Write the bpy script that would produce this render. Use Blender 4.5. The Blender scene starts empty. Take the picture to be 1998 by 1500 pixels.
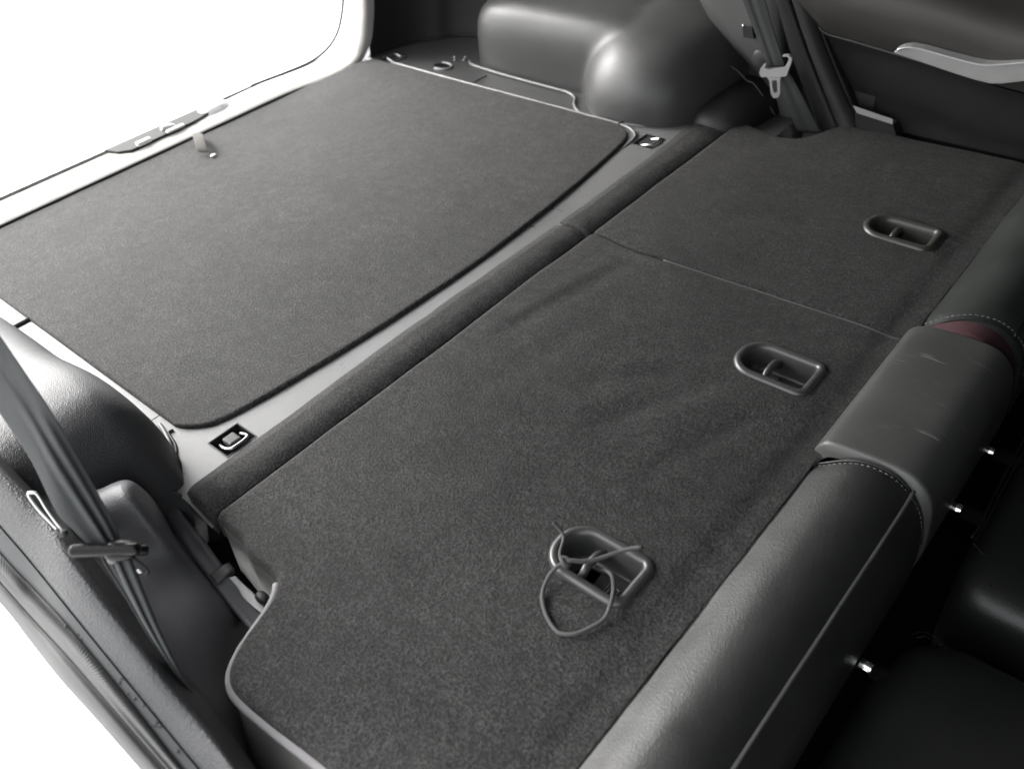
import bpy, bmesh, math, random
from mathutils import Vector, Matrix, noise
random.seed(7)
C = bpy.context.scene.collection
S = bpy.context.scene
# ------------------------------------------------------------------ camera
XA = Vector((0.75766631, -0.3763139, 0.53322567))
YA = Vector((0.64681376, 0.54191648, -0.53661763))
ZA = Vector((-0.0870271, 0.7514748, 0.65399687))
CAM = Vector((0, 0, 0.7)); FPX = 1693.28
cd = bpy.data.cameras.new('camera'); cam = bpy.data.objects.new('camera', cd); C.objects.link(cam)
cam.matrix_world = Matrix(((*XA, 0), (*YA, 0), (*ZA, 0.7), (0, 0, 0, 1)))
cd.sensor_width = 36; cd.lens = FPX / 1998 * 36; cd.clip_start = 0.01; cd.clip_end = 400
cd.dof.use_dof = True; cd.dof.focus_distance = 1.05; cd.dof.aperture_fstop = 5.0
S.camera = cam
# ------------------------------------------------------------------ light
SUN_EL, SUN_AZ = math.radians(38), math.radians(190)      # direction the light comes from (from +X, counter-clockwise)
w = bpy.data.worlds.new('World'); S.world = w; w.use_nodes = True
nt = w.node_tree; bg = nt.nodes['Background']
sky = nt.nodes.new('ShaderNodeTexSky'); sky.sky_type = 'NISHITA'; sky.sun_disc = False
sky.sun_elevation = SUN_EL; sky.sun_rotation = math.radians(90) - SUN_AZ; sky.dust_density = 4; sky.air_density = 1.5
hs = nt.nodes.new('ShaderNodeHueSaturation'); hs.inputs['Saturation'].default_value = 0.12
nt.links.new(sky.outputs[0], hs.inputs['Color']); nt.links.new(hs.outputs[0], bg.inputs[0]); bg.inputs[1].default_value = 0.15
sl = bpy.data.lights.new('sun', 'SUN'); sl.energy = 1.0; sl.angle = math.radians(25); sl.color = (1, .985, .96)
so = bpy.data.objects.new('sun', sl); C.objects.link(so)
sd = Vector((math.cos(SUN_EL) * math.cos(SUN_AZ), math.cos(SUN_EL) * math.sin(SUN_AZ), math.sin(SUN_EL)))
so.rotation_euler = sd.to_track_quat('Z', 'Y').to_euler(); so.location = (-4, 1, 4)
S.view_settings.view_transform = 'Standard'; S.view_settings.look = 'None'
S.view_settings.exposure = 2.35; S.view_settings.gamma = 1

# ------------------------------------------------------------------ measuring helpers: where a sight line meets a real plane of the car
def ray(px, py):
    c = Vector((px - 999, -(py - 750), -FPX)).normalized()
    return Vector((XA.dot(c), YA.dot(c), ZA.dot(c)))
def Pz(px, py, z=0.0):
    d = ray(px, py); return CAM + d * ((z - .7) / d.z)
def Py(px, py, y):
    d = ray(px, py); return CAM + d * (y / d.y)
def Px(px, py, x):
    d = ray(px, py); return CAM + d * (x / d.x)
def Pd(px, py, r):
    return CAM + ray(px, py) * r
# ------------------------------------------------------------------ object helpers
OFF = {}
def thing(name, label, cat, loc=(0, 0, 0), group=None):
    o = bpy.data.objects.new(name, None); C.objects.link(o); o.location = loc
    o.empty_display_size = .05; o['label'] = label; o['category'] = cat
    if group: o['group'] = group
    o['kind'] = 'thing'; OFF[o] = Vector(loc); return o
def obj(name, verts, faces, mat, parent=None, smooth=True, label=None, kind=None):
    off = OFF.get(parent, Vector((0, 0, 0)))
    me = bpy.data.meshes.new(name); me.from_pydata([tuple(Vector(v) - off) for v in verts], [], faces); me.update()
    if smooth:
        me.polygons.foreach_set('use_smooth', [True] * len(me.polygons))
    me.materials.append(mat)
    o = bpy.data.objects.new(name, me); C.objects.link(o)
    if parent: o.parent = parent
    OFF[o] = off
    if label: o['label'] = label
    if kind: o['kind'] = kind
    return o
def tag(o, label, cat, group=None):
    o['label'] = label; o['category'] = cat
    if group: o['group'] = group
    return o
def cr(p0, p1, p2, p3, t):
    return 0.5 * ((2 * p1) + (p2 - p0) * t + (2 * p0 - 5 * p1 + 4 * p2 - p3) * t * t + (3 * p1 - p0 - 3 * p2 + p3) * t ** 3)
def spl(pts, n, closed=False):
    """Catmull-Rom through pts, n samples per segment (centripetal enough for even spacing)"""
    out = []; m = len(pts)
    segs = m if closed else m - 1
    for i in range(segs):
        g = (lambda k: pts[k % m]) if closed else (lambda k: pts[min(max(k, 0), m - 1)])
        p0, p1, p2, p3 = g(i - 1), g(i), g(i + 1), g(i + 2)
        if not closed and i == 0: p0 = p1 * 2 - p2
        if not closed and i == segs - 1: p3 = p2 * 2 - p1
        for k in range(n): out.append(cr(p0, p1, p2, p3, k / n))
    if not closed: out.append(pts[-1].copy() if hasattr(pts[-1], 'copy') else pts[-1])
    return out
def interp(tab, x):
    """smooth table lookup; tab = [(x, v)] ascending"""
    if x <= tab[0][0]: return tab[0][1]
    if x >= tab[-1][0]: return tab[-1][1]
    for i in range(len(tab) - 1):
        if x <= tab[i + 1][0]:
            a, b = tab[i], tab[i + 1]; t = (x - a[0]) / (b[0] - a[0])
            m0 = tab[i - 1] if i else a; m3 = tab[i + 2] if i + 2 < len(tab) else b
            d1 = (b[1] - m0[1]) / (b[0] - m0[0]) * (b[0] - a[0]); d2 = (m3[1] - a[1]) / (m3[0] - a[0]) * (b[0] - a[0])
            t2, t3 = t * t, t * t * t
            return (2 * t3 - 3 * t2 + 1) * a[1] + (t3 - 2 * t2 + t) * d1 + (-2 * t3 + 3 * t2) * b[1] + (t3 - t2) * d2
def ss(a, b, x):
    t = min(max((x - a) / (b - a), 0), 1); return t * t * (3 - 2 * t)
def gridfaces(nu, nv, closed_v=False, skip=None):
    f = []
    for i in range(nu - 1):
        for j in range(nv if closed_v else nv - 1):
            if skip and skip(i, j): continue
            j2 = (j + 1) % nv
            f.append((i * nv + j, i * nv + j2, (i + 1) * nv + j2, (i + 1) * nv + j))
    return f
def patch(name, ctrl, n, m, mat, parent=None, thick=0, fn=None, **k):
    rows = [spl([Vector(p) for p in r], m) for r in ctrl]
    nv = len(rows[0]); cols = [spl([r[j] for r in rows], n) for j in range(nv)]
    nu = len(cols[0]); V = [cols[j][i] for i in range(nu) for j in range(nv)]
    if fn: V = [fn(v) for v in V]
    o = obj(name, V, gridfaces(nu, nv), mat, parent, **k)
    if thick:
        s = o.modifiers.new('thick', 'SOLIDIFY'); s.thickness = thick; s.offset = 0
    return o
def tubemesh(pts, r, seg=10, closed=False, flat=None, up=Vector((0, 0, 1)), cap=True):
    """sweep; r number or list; flat=(rw,rh) makes an elliptic/flat section oriented by up"""
    n = len(pts); V = []; F = []
    for i, p in enumerate(pts):
        a = pts[(i - 1) % n] if closed or i > 0 else p; b = pts[(i + 1) % n] if closed or i < n - 1 else p
        t = (b - a).normalized(); u = up if not callable(up) else up(i / (n - 1))
        s = t.cross(u)
        if s.length < 1e-4: s = t.cross(Vector((1, 0, 0)))
        s.normalize(); q = s.cross(t).normalized()
        rr = r[i] if isinstance(r, (list, tuple)) else r
        rw, rh = (flat if flat else (rr, rr))
        for k in range(seg):
            an = 2 * math.pi * k / seg
            V.append(p + s * math.cos(an) * rw + q * math.sin(an) * rh)
    for i in range(n if closed else n - 1):
        i2 = (i + 1) % n
        for k in range(seg):
            k2 = (k + 1) % seg; F.append((i * seg + k, i * seg + k2, i2 * seg + k2, i2 * seg + k))
    if cap and not closed:
        F.append(tuple(range(seg - 1, -1, -1))); F.append(tuple((n - 1) * seg + k for k in range(seg)))
    return V, F
def tube(name, pts, r, mat, parent=None, n=6, seg=10, closed=False, flat=None, up=Vector((0, 0, 1)), **k):
    P = spl([Vector(p) for p in pts], n, closed) if n > 1 else [Vector(p) for p in pts]
    V, F = tubemesh(P, r, seg, closed, flat, up); return obj(name, V, F, mat, parent, **k)
def join(*vf):
    V = []; F = []
    for v, f in vf:
        o = len(V); V += list(v); F += [tuple(i + o for i in q) for q in f]
    return V, F
def boxvf(c, s, M=None):
    V = []
    for x in (-1, 1):
        for y in (-1, 1):
            for z in (-1, 1):
                p = Vector((x * s[0] / 2, y * s[1] / 2, z * s[2] / 2))
                if M: p = M @ p
                V.append(Vector(c) + p)
    return V, [(0, 1, 3, 2), (4, 6, 7, 5), (0, 4, 5, 1), (2, 3, 7, 6), (0, 2, 6, 4), (1, 5, 7, 3)]
def rbox(name, c, s, mat, parent=None, bev=.004, M=None, seg=3, **k):
    V, F = boxvf(c, s, M); o = obj(name, V, F, mat, parent, **k)
    b = o.modifiers.new('bevel', 'BEVEL'); b.width = bev; b.segments = seg; b.limit_method = 'NONE'
    o.modifiers.new('wn', 'WEIGHTED_NORMAL') ; return o
def superell(c, r, p=3.0, nu=40, nv=28, M=None, q=None):
    q = q or p; V = []; F = []
    sg = lambda v, e: math.copysign(abs(v) ** e, v)
    for i in range(nv + 1):
        ph = -math.pi / 2 + math.pi * i / nv
        for j in range(nu):
            th = 2 * math.pi * j / nu
            v = Vector((r[0] * sg(math.cos(ph), 2 / p) * sg(math.cos(th), 2 / q), r[1] * sg(math.cos(ph), 2 / p) * sg(math.sin(th), 2 / q), r[2] * sg(math.sin(ph), 2 / p)))
            V.append(Vector(c) + (M @ v if M else v))
    for i in range(nv):
        for j in range(nu):
            j2 = (j + 1) % nu; F.append((i * nu + j, i * nu + j2, (i + 1) * nu + j2, (i + 1) * nu + j))
    return V, F
def prism(outline, z0, z1, axis='z', off=None):
    n = len(outline); V = []
    for z in (z0, z1):
        for a, b in outline:
            V.append(Vector((a, b, z)) if axis == 'z' else (Vector((a, z, b)) if axis == 'y' else Vector((z, a, b))))
    F = [tuple(range(n - 1, -1, -1)), tuple(range(n, 2 * n))] + [(i, (i + 1) % n, n + (i + 1) % n, n + i) for i in range(n)]
    return V, F
def nz(v, s): return noise.noise(Vector(v) * s)

# ------------------------------------------------------------------ materials
def mat_new(name):
    m = bpy.data.materials.new(name); m.use_nodes = True; n = m.node_tree
    return m, n, n.nodes['Principled BSDF']
def node(n, t, **k):
    x = n.nodes.new(t)
    for a, b in k.items(): setattr(x, a, b)
    return x
def coords(n, scale=(1, 1, 1), rot=(0, 0, 0)):
    tc = node(n, 'ShaderNodeTexCoord'); mp = node(n, 'ShaderNodeMapping')
    mp.inputs['Scale'].default_value = scale; mp.inputs['Rotation'].default_value = rot
    n.links.new(tc.outputs['Object'], mp.inputs['Vector']); return mp.outputs[0]
def noise_n(n, vec, scale, detail=4, rough=.6):
    x = node(n, 'ShaderNodeTexNoise'); x.inputs['Scale'].default_value = scale; x.inputs['Detail'].default_value = detail
    x.inputs['Roughness'].default_value = rough; n.links.new(vec, x.inputs['Vector']); return x.outputs['Fac']
def ramp(n, fac, stops):
    r = node(n, 'ShaderNodeValToRGB'); e = r.color_ramp.elements
    while len(e) < len(stops): e.new(.5)
    for i, (p, c) in enumerate(stops):
        e[i].position = p; e[i].color = (c, c, c, 1) if not isinstance(c, tuple) else (*c, 1)
    n.links.new(fac, r.inputs[0]); return r.outputs[0]
def mixc(n, a, b, fac, mode='MULTIPLY'):
    m = node(n, 'ShaderNodeMix', data_type='RGBA', blend_type=mode)
    for s, v in ((m.inputs[0], fac), (m.inputs[6], a), (m.inputs[7], b)):
        if hasattr(v, 'links') or hasattr(v, 'is_output'): n.links.new(v, s)
        elif isinstance(v, tuple): s.default_value = (*v, 1)
        else: s.default_value = v
    return m.outputs[2]
def bump(n, p, h, strength, dist, prev=None):
    b = node(n, 'ShaderNodeBump'); b.inputs['Strength'].default_value = strength; b.inputs['Distance'].default_value = dist
    n.links.new(h, b.inputs['Height'])
    if prev: n.links.new(prev, b.inputs['Normal'])
    n.links.new(b.outputs[0], p.inputs['Normal']); return b.outputs[0]

def carpet(name, base, warm=(1, .985, .965), sheen=.25):
    m, n, p = mat_new(name); v = coords(n)
    a = noise_n(n, v, 330, 2, .8); b = noise_n(n, v, 60, 4, .65); c = noise_n(n, v, 7, 6, .65)
    va = node(n, 'ShaderNodeTexNoise'); va.inputs['Scale'].default_value = 26; va.inputs['Detail'].default_value = 5
    va.inputs['Distortion'].default_value = 1.2; n.links.new(coords(n, (1, 2.2, 1), (0, 0, .5)), va.inputs['Vector'])
    ca = ramp(n, a, [(.36, .22), (.5, 1), (.64, 2.3)]); cb = ramp(n, b, [(.3, .72), (.7, 1.30)]); cc = ramp(n, c, [(.32, .74), (.68, 1.24)])
    cv = ramp(n, va.outputs['Fac'], [(.35, .80), (.65, 1.20)])
    # lint: sparse pale specks
    sp = noise_n(n, coords(n, (1, 1, 1)), 260, 2, .5); sp = ramp(n, sp, [(.74, 0), (.79, 1)])
    col = mixc(n, tuple(base * q for q in warm), ca, 1.0); col = mixc(n, col, cb, 1.0); col = mixc(n, col, cc, 1.0); col = mixc(n, col, cv, 1.0)
    col = mixc(n, col, (base * 3.2,) * 3, sp, 'MIX')
    n.links.new(col, p.inputs['Base Color']); p.inputs['Roughness'].default_value = .8
    p.inputs['Specular IOR Level'].default_value = .33
    p.inputs['Sheen Weight'].default_value = sheen; p.inputs['Sheen Roughness'].default_value = .45; p.inputs['Sheen Tint'].default_value = (.8, .79, .77, 1)
    h = bump(n, p, va.outputs['Fac'], .32, .004); h = bump(n, p, b, .5, .002, h); bump(n, p, a, .9, .0016, h)
    return m
def plastic(name, base, rough, grain=900, gs=.25, spec=.5, mott=.08, tint=(1, 1, 1), scratches=0):
    m, n, p = mat_new(name); v = coords(n)
    g = node(n, 'ShaderNodeTexVoronoi'); g.inputs['Scale'].default_value = grain; n.links.new(v, g.inputs['Vector'])
    c = noise_n(n, v, 14, 6, .65); f = noise_n(n, v, 220, 3, .6)
    col = mixc(n, tuple(base * t for t in tint), ramp(n, c, [(.3, 1 - mott), (.7, 1 + mott)]), 1.0)
    rr = node(n, 'ShaderNodeMapRange'); n.links.new(c, rr.inputs[0]); rr.inputs[1].default_value = .3; rr.inputs[2].default_value = .7
    rr.inputs[3].default_value = rough - .05; rr.inputs[4].default_value = rough + .06
    n.links.new(rr.outputs[0], p.inputs['Roughness']); p.inputs['Specular IOR Level'].default_value = spec
    if scratches:
        # fine pale scuffs running in a few directions
        for sc, ro in (((14, 330, 14), .5), ((10, 260, 10), 1.9), ((16, 420, 16), 1.2), ((12, 380, 12), 2.6)):
            s = noise_n(n, coords(n, sc, (0, 0, ro)), 1.0, 2, .5); k = noise_n(n, v, 11, 3, .6)
            mm = node(n, 'ShaderNodeMath', operation='MULTIPLY'); n.links.new(ramp(n, s, [(.70, 0), (.74, scratches)]), mm.inputs[0]); n.links.new(ramp(n, k, [(.5, 0), (.62, 1)]), mm.inputs[1])
            col = mixc(n, col, (.28, .28, .26), mm.outputs[0], 'MIX')
    n.links.new(col, p.inputs['Base Color'])
    h = bump(n, p, f, gs * .5, .0006); bump(n, p, g.outputs['Distance'], gs, .0006, h); return m
def leather(name, base, rough, tint=(1, 1, 1), scratches=0, grain=700, gs=.35, spec=.5):
    m = plastic(name, base, rough, grain, gs, spec, .12, tint, scratches); return m
def webbing(name, base):
    m, n, p = mat_new(name); tc = node(n, 'ShaderNodeTexCoord'); mp = node(n, 'ShaderNodeMapping')
    n.links.new(tc.outputs['UV'], mp.inputs['Vector']); mp.inputs['Scale'].default_value = (1, 1, 1)
    w1 = node(n, 'ShaderNodeTexWave', wave_type='BANDS', bands_direction='DIAGONAL'); w1.inputs['Scale'].default_value = 38; w1.inputs['Distortion'].default_value = .4
    n.links.new(mp.outputs[0], w1.inputs['Vector']); 
    a = noise_n(n, mp.outputs[0], 30, 4); col = mixc(n, (base * .93, base * .99, base * 1.02), ramp(n, w1.outputs['Fac'], [(.2, .62), (.8, 1.35)]), 1.0)
    col = mixc(n, col, ramp(n, a, [(.3, .85), (.7, 1.15)]), 1.0)
    n.links.new(col, p.inputs['Base Color']); p.inputs['Roughness'].default_value = .8; p.inputs['Specular IOR Level'].default_value = .3; bump(n, p, w1.outputs['Fac'], .35, .0006)
    return m
def simple(name, base, rough, metal=0, spec=.5, bn=0, bs=200):
    m, n, p = mat_new(name); v = coords(n); c = noise_n(n, v, 30, 4, .6)
    b = base if isinstance(base, tuple) else (base,) * 3
    n.links.new(mixc(n, b, ramp(n, c, [(.3, .92), (.7, 1.08)]), 1.0), p.inputs['Base Color'])
    p.inputs['Roughness'].default_value = rough; p.inputs['Metallic'].default_value = metal; p.inputs['Specular IOR Level'].default_value = spec
    if bn: bump(n, p, noise_n(n, v, bs, 3), bn, .0008)
    return m
M_mat = carpet('cargo_carpet', .0145, sheen=.08); M_seat = carpet('seat_back_carpet', .0125, sheen=.055)
M_bind = simple('binding_tape', (.17, .165, .17), .8, bn=.5, bs=900)
M_shelf = plastic('shaded_shelf_plastic', .045, .38, 1200, .3, .5)  # floor plastic again, the far side's shade put into its colour
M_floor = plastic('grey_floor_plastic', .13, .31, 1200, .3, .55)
M_arch = plastic('soft_grey_plastic', .042, .41, 1100, .2, .5, .05)
M_archn = plastic('grained_grey_plastic', .034, .42, 760, .8, .5, .08, (.95, .97, 1.04))
M_band = plastic('wrinkled_band_plastic', .03, .40, 560, .8, .5, .12, (.97, .98, 1.04))
M_cover = plastic('satin_side_cover', .075, .42, 700, .6, .4, .1, (.98, .98, 1.06))
M_dark = plastic('black_plastic', .011, .5, 900, .2, .4)
M_door = plastic('door_plastic', .042, .55, 800, .2, .4, .06, (1.04, 1, .94))
M_shellp = plastic('seat_shell_plastic', .10, .55, 900, .2, .4, .1, (1, .99, .95))  # base lightened to stand in for light from the door
M_tongue = plastic('black_tongue_plastic', .005, .28, 900, .1, .18)
M_pocket = simple('latch_recess_shade', .010, .7)  # dark tone carries the shade of the latch recess
M_pil = plastic('pillar_grey_plastic', .05, .5, 900, .2, .4, .06)
M_black = simple('black_void_shade', .004, .95, spec=.1)  # near-black; shade of gaps and cabin depths is put into the colour
M_leather = leather('black_leather', .013, .43, (1, 1.02, .99), grain=620, gs=.45, spec=.85)
M_pad = leather('scuffed_leather', .05, .40, (.96, 1.0, .95), .8, 900, .15)  # real scuffs; the greenish window reflection is put into the tint
M_leatherf = leather('green_reflection_leather', .028, .42, (.93, 1.03, .97), grain=700, gs=.3)  # green reflection from the far windows is put into the tint
M_head = leather('headrest_leather', .007, .45, (.97, 1.03, .99), grain=620, gs=.3, spec=.5)
M_piping = simple('piping_leather', .12, .35)
M_stitch = simple('grey_thread', .10, .6)
M_maroon = simple('maroon_cloth', (.05, .017, .022), .8, bn=.4, bs=700)
M_web = webbing('seat_belt_webbing', .048); M_webf = webbing('shaded_seat_belt_webbing', .028)  # second webbing is a darker copy with shade in its colour
M_chrome = simple('chrome', .8, .12, 1)
M_silver = simple('satin_silver', .62, .32, .85)
M_silverp = simple('silver_plastic', .27, .42, .2)
M_metal = simple('zinc_wire', .55, .3, 1)
M_rubber = simple('black_rubber', .018, .55, bn=.3, bs=300)
M_seal = simple('grey_seal_rubber', .055, .6, bn=.2, bs=400)
M_basin = plastic('gloss_black_plastic', .04, .30, 1400, .12, .6)
M_basinf = plastic('olive_black_plastic', .035, .36, 1400, .12, .6, .06, (1.02, 1, .9))
M_cord = simple('grey_cord', .055, .75, bn=.8, bs=1400)
M_paint = simple('white_car_paint', .82, .25)
M_pillar = simple('beige_grey_trim', (.62, .60, .57), .4)
M_shell = simple('grey_headliner', .07, .9)
M_conc = simple('pale_concrete', .75, .85, bn=.2, bs=20)
M_strap = simple('beige_strap', (.065, .06, .055), .8, bn=.6, bs=900)
M_white = simple('white_plastic', .8, .4)
M_tape = simple('flat_black_trim', (.035, .037, .038), .6, bn=.1)

# ================================================================== the setting
o = obj('ground', [(-60, -60, -.85), (60, -60, -.85), (60, 60, -.85), (-60, 60, -.85)], [(0, 1, 2, 3)], M_conc, smooth=False); o['kind'] = 'structure'

# ------------------------------------------------------------------ car body (shell, paint, openings)
body = thing('car', 'white painted car body around the open tailgate and rear door, with its grey headliner', 'car', (-.4, .7, -.85))
def panel(name, pts, th, mat, parent, label=None):
    """flat quad panel with thickness"""
    p = [Vector(q) for q in pts]; nrm = (p[1] - p[0]).cross(p[2] - p[0]).normalized() * th
    n = len(p); V = p + [q + nrm for q in p]
    F = [tuple(range(n - 1, -1, -1)), tuple(range(n, 2 * n))] + [(i, (i + 1) % n, n + (i + 1) % n, n + i) for i in range(n)]
    return obj(name, V, F, mat, parent, smooth=False, label=label)
panel('roof', [(-1.48, .03, .84), (1.3, .03, .84), (1.3, 1.56, .84), (-1.48, 1.56, .84)], .03, M_shell, body)
panel('added_front_wall', [(1.3, -.05, -.7), (1.3, 1.6, -.7), (1.3, 1.6, .84), (1.3, -.05, .84)], .03, M_black, body)  # unseen wall added to keep light out of the cabin front
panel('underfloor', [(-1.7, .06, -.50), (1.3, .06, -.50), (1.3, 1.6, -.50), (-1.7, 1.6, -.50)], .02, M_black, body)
panel('rear_quarter', [(-1.66, -.02, -.3), (-.92, -.02, .12), (-.86, -.01, .30), (-1.62, -.01, .30)], -.03, M_shell, body)  # unseen body side, added to block light, kept low for the arch
panel('pillar', [(-.95, -.01, .302), (-.86, -.01, .302), (-.80, .0, .84), (-.89, .0, .84)], -.03, M_shell, body)
panel('added_door_wall', [(.30, -.02, -.6), (1.3, -.02, -.6), (1.3, .02, .84), (.25, .02, .84)], -.03, M_black, body)  # unseen wall added to keep the near front darker
panel('tailgate_lid', [(-1.50, .0, .90), (-1.50, 1.5, .90), (-2.45, 1.42, 1.25), (-2.45, .08, 1.25)], .05, M_paint, body)  # raised lid out of view, added to block the high sky
# far side wall above the belt line: pillar, dark windows, roof rail
panel('far_side_rail', [(-1.66, 1.50, .74), (1.3, 1.50, .74), (1.3, 1.50, .84), (-1.66, 1.50, .84)], .03, M_shell, body)
m, n, p = mat_new('privacy_glass'); p.inputs['Base Color'].default_value = (.02, .025, .025, 1); p.inputs['Roughness'].default_value = .04; M_glass = m
tr_ = node(n, 'ShaderNodeBsdfTransparent'); tr_.inputs[0].default_value = (.09, .11, .10, 1); mx_ = node(n, 'ShaderNodeMixShader'); fr_ = node(n, 'ShaderNodeFresnel')
n.links.new(fr_.outputs[0], mx_.inputs[0]); n.links.new(tr_.outputs[0], mx_.inputs[1]); n.links.new(p.outputs[0], mx_.inputs[2]); n.links.new(mx_.outputs[0], n.nodes['Material Output'].inputs[0])
for x0, x1 in ((-1.58, -.78), (-.62, .25), (.33, 1.2)):
    panel('window', [(x0, 1.51, .36), (x1, 1.51, .36), (x1, 1.51, .74), (x0, 1.51, .74)], .005, M_glass, body)
for x0, x1 in ((-1.66, -1.58), (-.78, -.62), (.25, .33), (1.2, 1.3)):
    panel('pillar', [(x0, 1.49, .36), (x1, 1.49, .36), (x1, 1.49, .74), (x0, 1.49, .74)], .03, M_shell, body)
panel('far_side_wall', [(-1.66, 1.56, -.6), (1.3, 1.56, -.6), (1.3, 1.56, .36), (-1.66, 1.56, .36)], .03, M_black, body)

# tailgate opening frame: sill that turns up into the far pillar
inner = [Vector((-1.572, y, .004)) for y in (-.1, .2, .5, .8, 1.0)] + [Px(a, b, -1.572) for a, b in ((640, 152), (676, 132), (698, 108), (707, 80), (710, 40), (710, 0), (708, -80), (700, -260))]
outer = [Vector((-1.65, y, .006)) for y in (-.1, .2, .5, .8)] + [Vector((-1.65, .985, .010))] + [Px(a, b, -1.65) for a, b in ((585, 136), (620, 118), (646, 95), (663, 66), (671, 32), (674, 0), (676, -80), (672, -260))]
mid = [(a + b) / 2 + Vector((0, 0, .008)) if i < 6 else (a + b) / 2 + Vector((0, -.008, .004)) for i, (a, b) in enumerate(zip(inner, outer))]
inl = [v + Vector((.002, 0, -.03)) if i < 7 else v + Vector((.0, .03, -.0)) for i, v in enumerate(inner)]
oul = [v + Vector((-.004, 0, -.03)) if i < 7 else v + Vector((-.005, .03, 0)) for i, v in enumerate(outer)]
sill = thing('tailgate_frame', 'pale frame of the open tailgate, running from the loading sill up the far corner', 'sill', (-1.6, .7, 0))
cut = 6
def row(a, s): return a[s]
patch('sill_plate', [[r[i] for r in (inl, inner, mid, outer, oul)] for i in range(0, 9)], 8, 6, M_pillar, sill)
patch('pillar_trim', [[r[i] for r in (inl, inner, mid, outer, oul)] for i in range(8, 13)], 8, 6, M_pillar, sill)
tube('rubber_seal', [v + Vector((-.003, -.003, .004)) for v in outer[4:]], .0032, M_rubber, sill, n=8)
tube('mat_gap', [v + Vector((.006, 0, .000)) for v in inner[:7]], .003, M_rubber, sill, n=6)
# latch recess in the sill, its shade painted as a dark raised plate
pk = [Px(a, b, -1.625) for a, b in ((232, 293), (300, 262), (368, 231), (384, 252), (340, 272), (300, 288), (262, 299))]
pk = [Vector((v.x, v.y, .017)) for v in pk]
c0 = sum(pk, Vector()) / len(pk)
PV = [(-1.647, .630, .0155), (-1.647, .842, .0155), (-1.612, .862, .0165), (-1.600, .80, .0165), (-1.598, .66, .0165), (-1.615, .640, .0165)]
V, F = prism([(a, b) for a, b, c in PV], .0120, .0182)
obj('pocket_shade_plate', V, F, M_pocket, sill, smooth=False)
rbox('latch_block', (-1.602, .690, .0205), (.010, .03, .008), M_white, sill, .002)
rbox('latch_block', (-1.600, .76, .020), (.008, .04, .005), M_white, sill, .002)
tube('striker', [(-1.618, .742, .017), (-1.622, .745, .022), (-1.614, .762, .023), (-1.606, .765, .017)], .003, M_metal, sill, n=4)
V, F = superell((-1.625, .865, .010), (.022, .035, .018), 2.4)
obj('corner_cap', V, F, M_white, sill)
# bumper: white painted apron behind the sill
patch('bumper', [[(-1.662, y, .004), (-1.70, y, .002), (-1.76, y, -.01), (-1.82, y, -.06), (-1.84, y, -.2), (-1.83, y, -.5)] for y in (-.15, .3, .75, 1.2, 1.5)], 6, 5, M_paint, body)
tube('bumper_gap', [(-1.662, -.1, .007), (-1.662, .5, .007), (-1.662, 1.0, .008)], .0032, M_seal, body)

# ------------------------------------------------------------------ boot floor trim
ft = thing('boot_floor_trim', 'grey plastic surround of the boot floor between carpet board and folded seats', 'floor trim', (-1.0, .75, -.05))
def cuts(lo, hi, step, extra):
    n = max(1, round((hi - lo) / step)); a = [lo + (hi - lo) * i / n for i in range(n + 1)] + list(extra); a = sorted(a)
    out = [a[0]]
    for v in a[1:]:
        if v - out[-1] > 1e-5: out.append(v)
    return out
TD = [(-.785, .306), (-.796, 1.213)]   # tie-down pockets in the cross strip
HX, HY = .0195, .021
xs = cuts(-.90, -.705, .01, [c[0] + s * HX for c in TD for s in (-1, 1)]); ys = cuts(.215, 1.36, .012, [c[1] + s * HY for c in TD for s in (-1, 1)])
def inpocket(x, y): return any(abs(x - a) < HX and abs(y - b) < HY for a, b in TD)
V = [(x, y, -.0025 - .018 * ss(-.75, -.70, x)) for x in xs for y in ys]
obj('cross_panel', V, gridfaces(len(xs), len(ys), skip=lambda i, j: inpocket((xs[i] + xs[i + 1]) / 2, (ys[j] + ys[j + 1]) / 2)), M_floor, ft)
# shelves either side
def shelf(name, edge_lo, edge_hi, x0, x1, z, mat, n=60):
    V = []; xsl = [x0 + (x1 - x0) * i / n for i in range(n + 1)]
    for x in xsl:
        a, b = edge_lo(x), edge_hi(x)
        for k in range(9): V.append((x, a + (b - a) * k / 8, z))
    return obj(name, V, gridfaces(n + 1, 9), mat, ft)
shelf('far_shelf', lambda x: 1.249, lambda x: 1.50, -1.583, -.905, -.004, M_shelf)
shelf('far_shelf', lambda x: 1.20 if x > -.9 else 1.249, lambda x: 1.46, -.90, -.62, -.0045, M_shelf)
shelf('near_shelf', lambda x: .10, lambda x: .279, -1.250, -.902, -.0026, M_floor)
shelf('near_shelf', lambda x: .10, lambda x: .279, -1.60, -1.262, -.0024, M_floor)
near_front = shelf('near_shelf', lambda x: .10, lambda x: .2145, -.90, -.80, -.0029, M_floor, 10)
# raised bright lip round the carpet board
lip = [(-1.50, 1.2485, .0), (-1.3, 1.2445, .0), (-1.1, 1.2435, .0), (-.93, 1.2425, .0), (-.875, 1.240, .0), (-.850, 1.234, .0), (-.832, 1.221, .0), (-.824, 1.205, -.001), (-.822, 1.17, -.004)]
tube('lip', [Vector(v) for v in lip], .0027, M_floor, ft, n=8)
tube('panel_joint', [(-1.262, 1.250, -.0035), (-1.262, 1.300, -.0035)], .0014, M_rubber, ft, n=2)
tube('panel_joint', [(-.880, 1.236, .001), (-.878, 1.252, .001)], .0028, M_rubber, ft, n=2)
tube('panel_joint', [(-1.256, .10, -.0035), (-1.256, .281, -.0025)], .0045, M_rubber, ft, n=2)
tube('panel_joint', [Pz(a, b, -.001) for a, b in ((338, 838), (329, 845), (342, 868), (343, 892), (332, 915), (315, 938))], .0018, M_rubber, ft, n=6)
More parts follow.
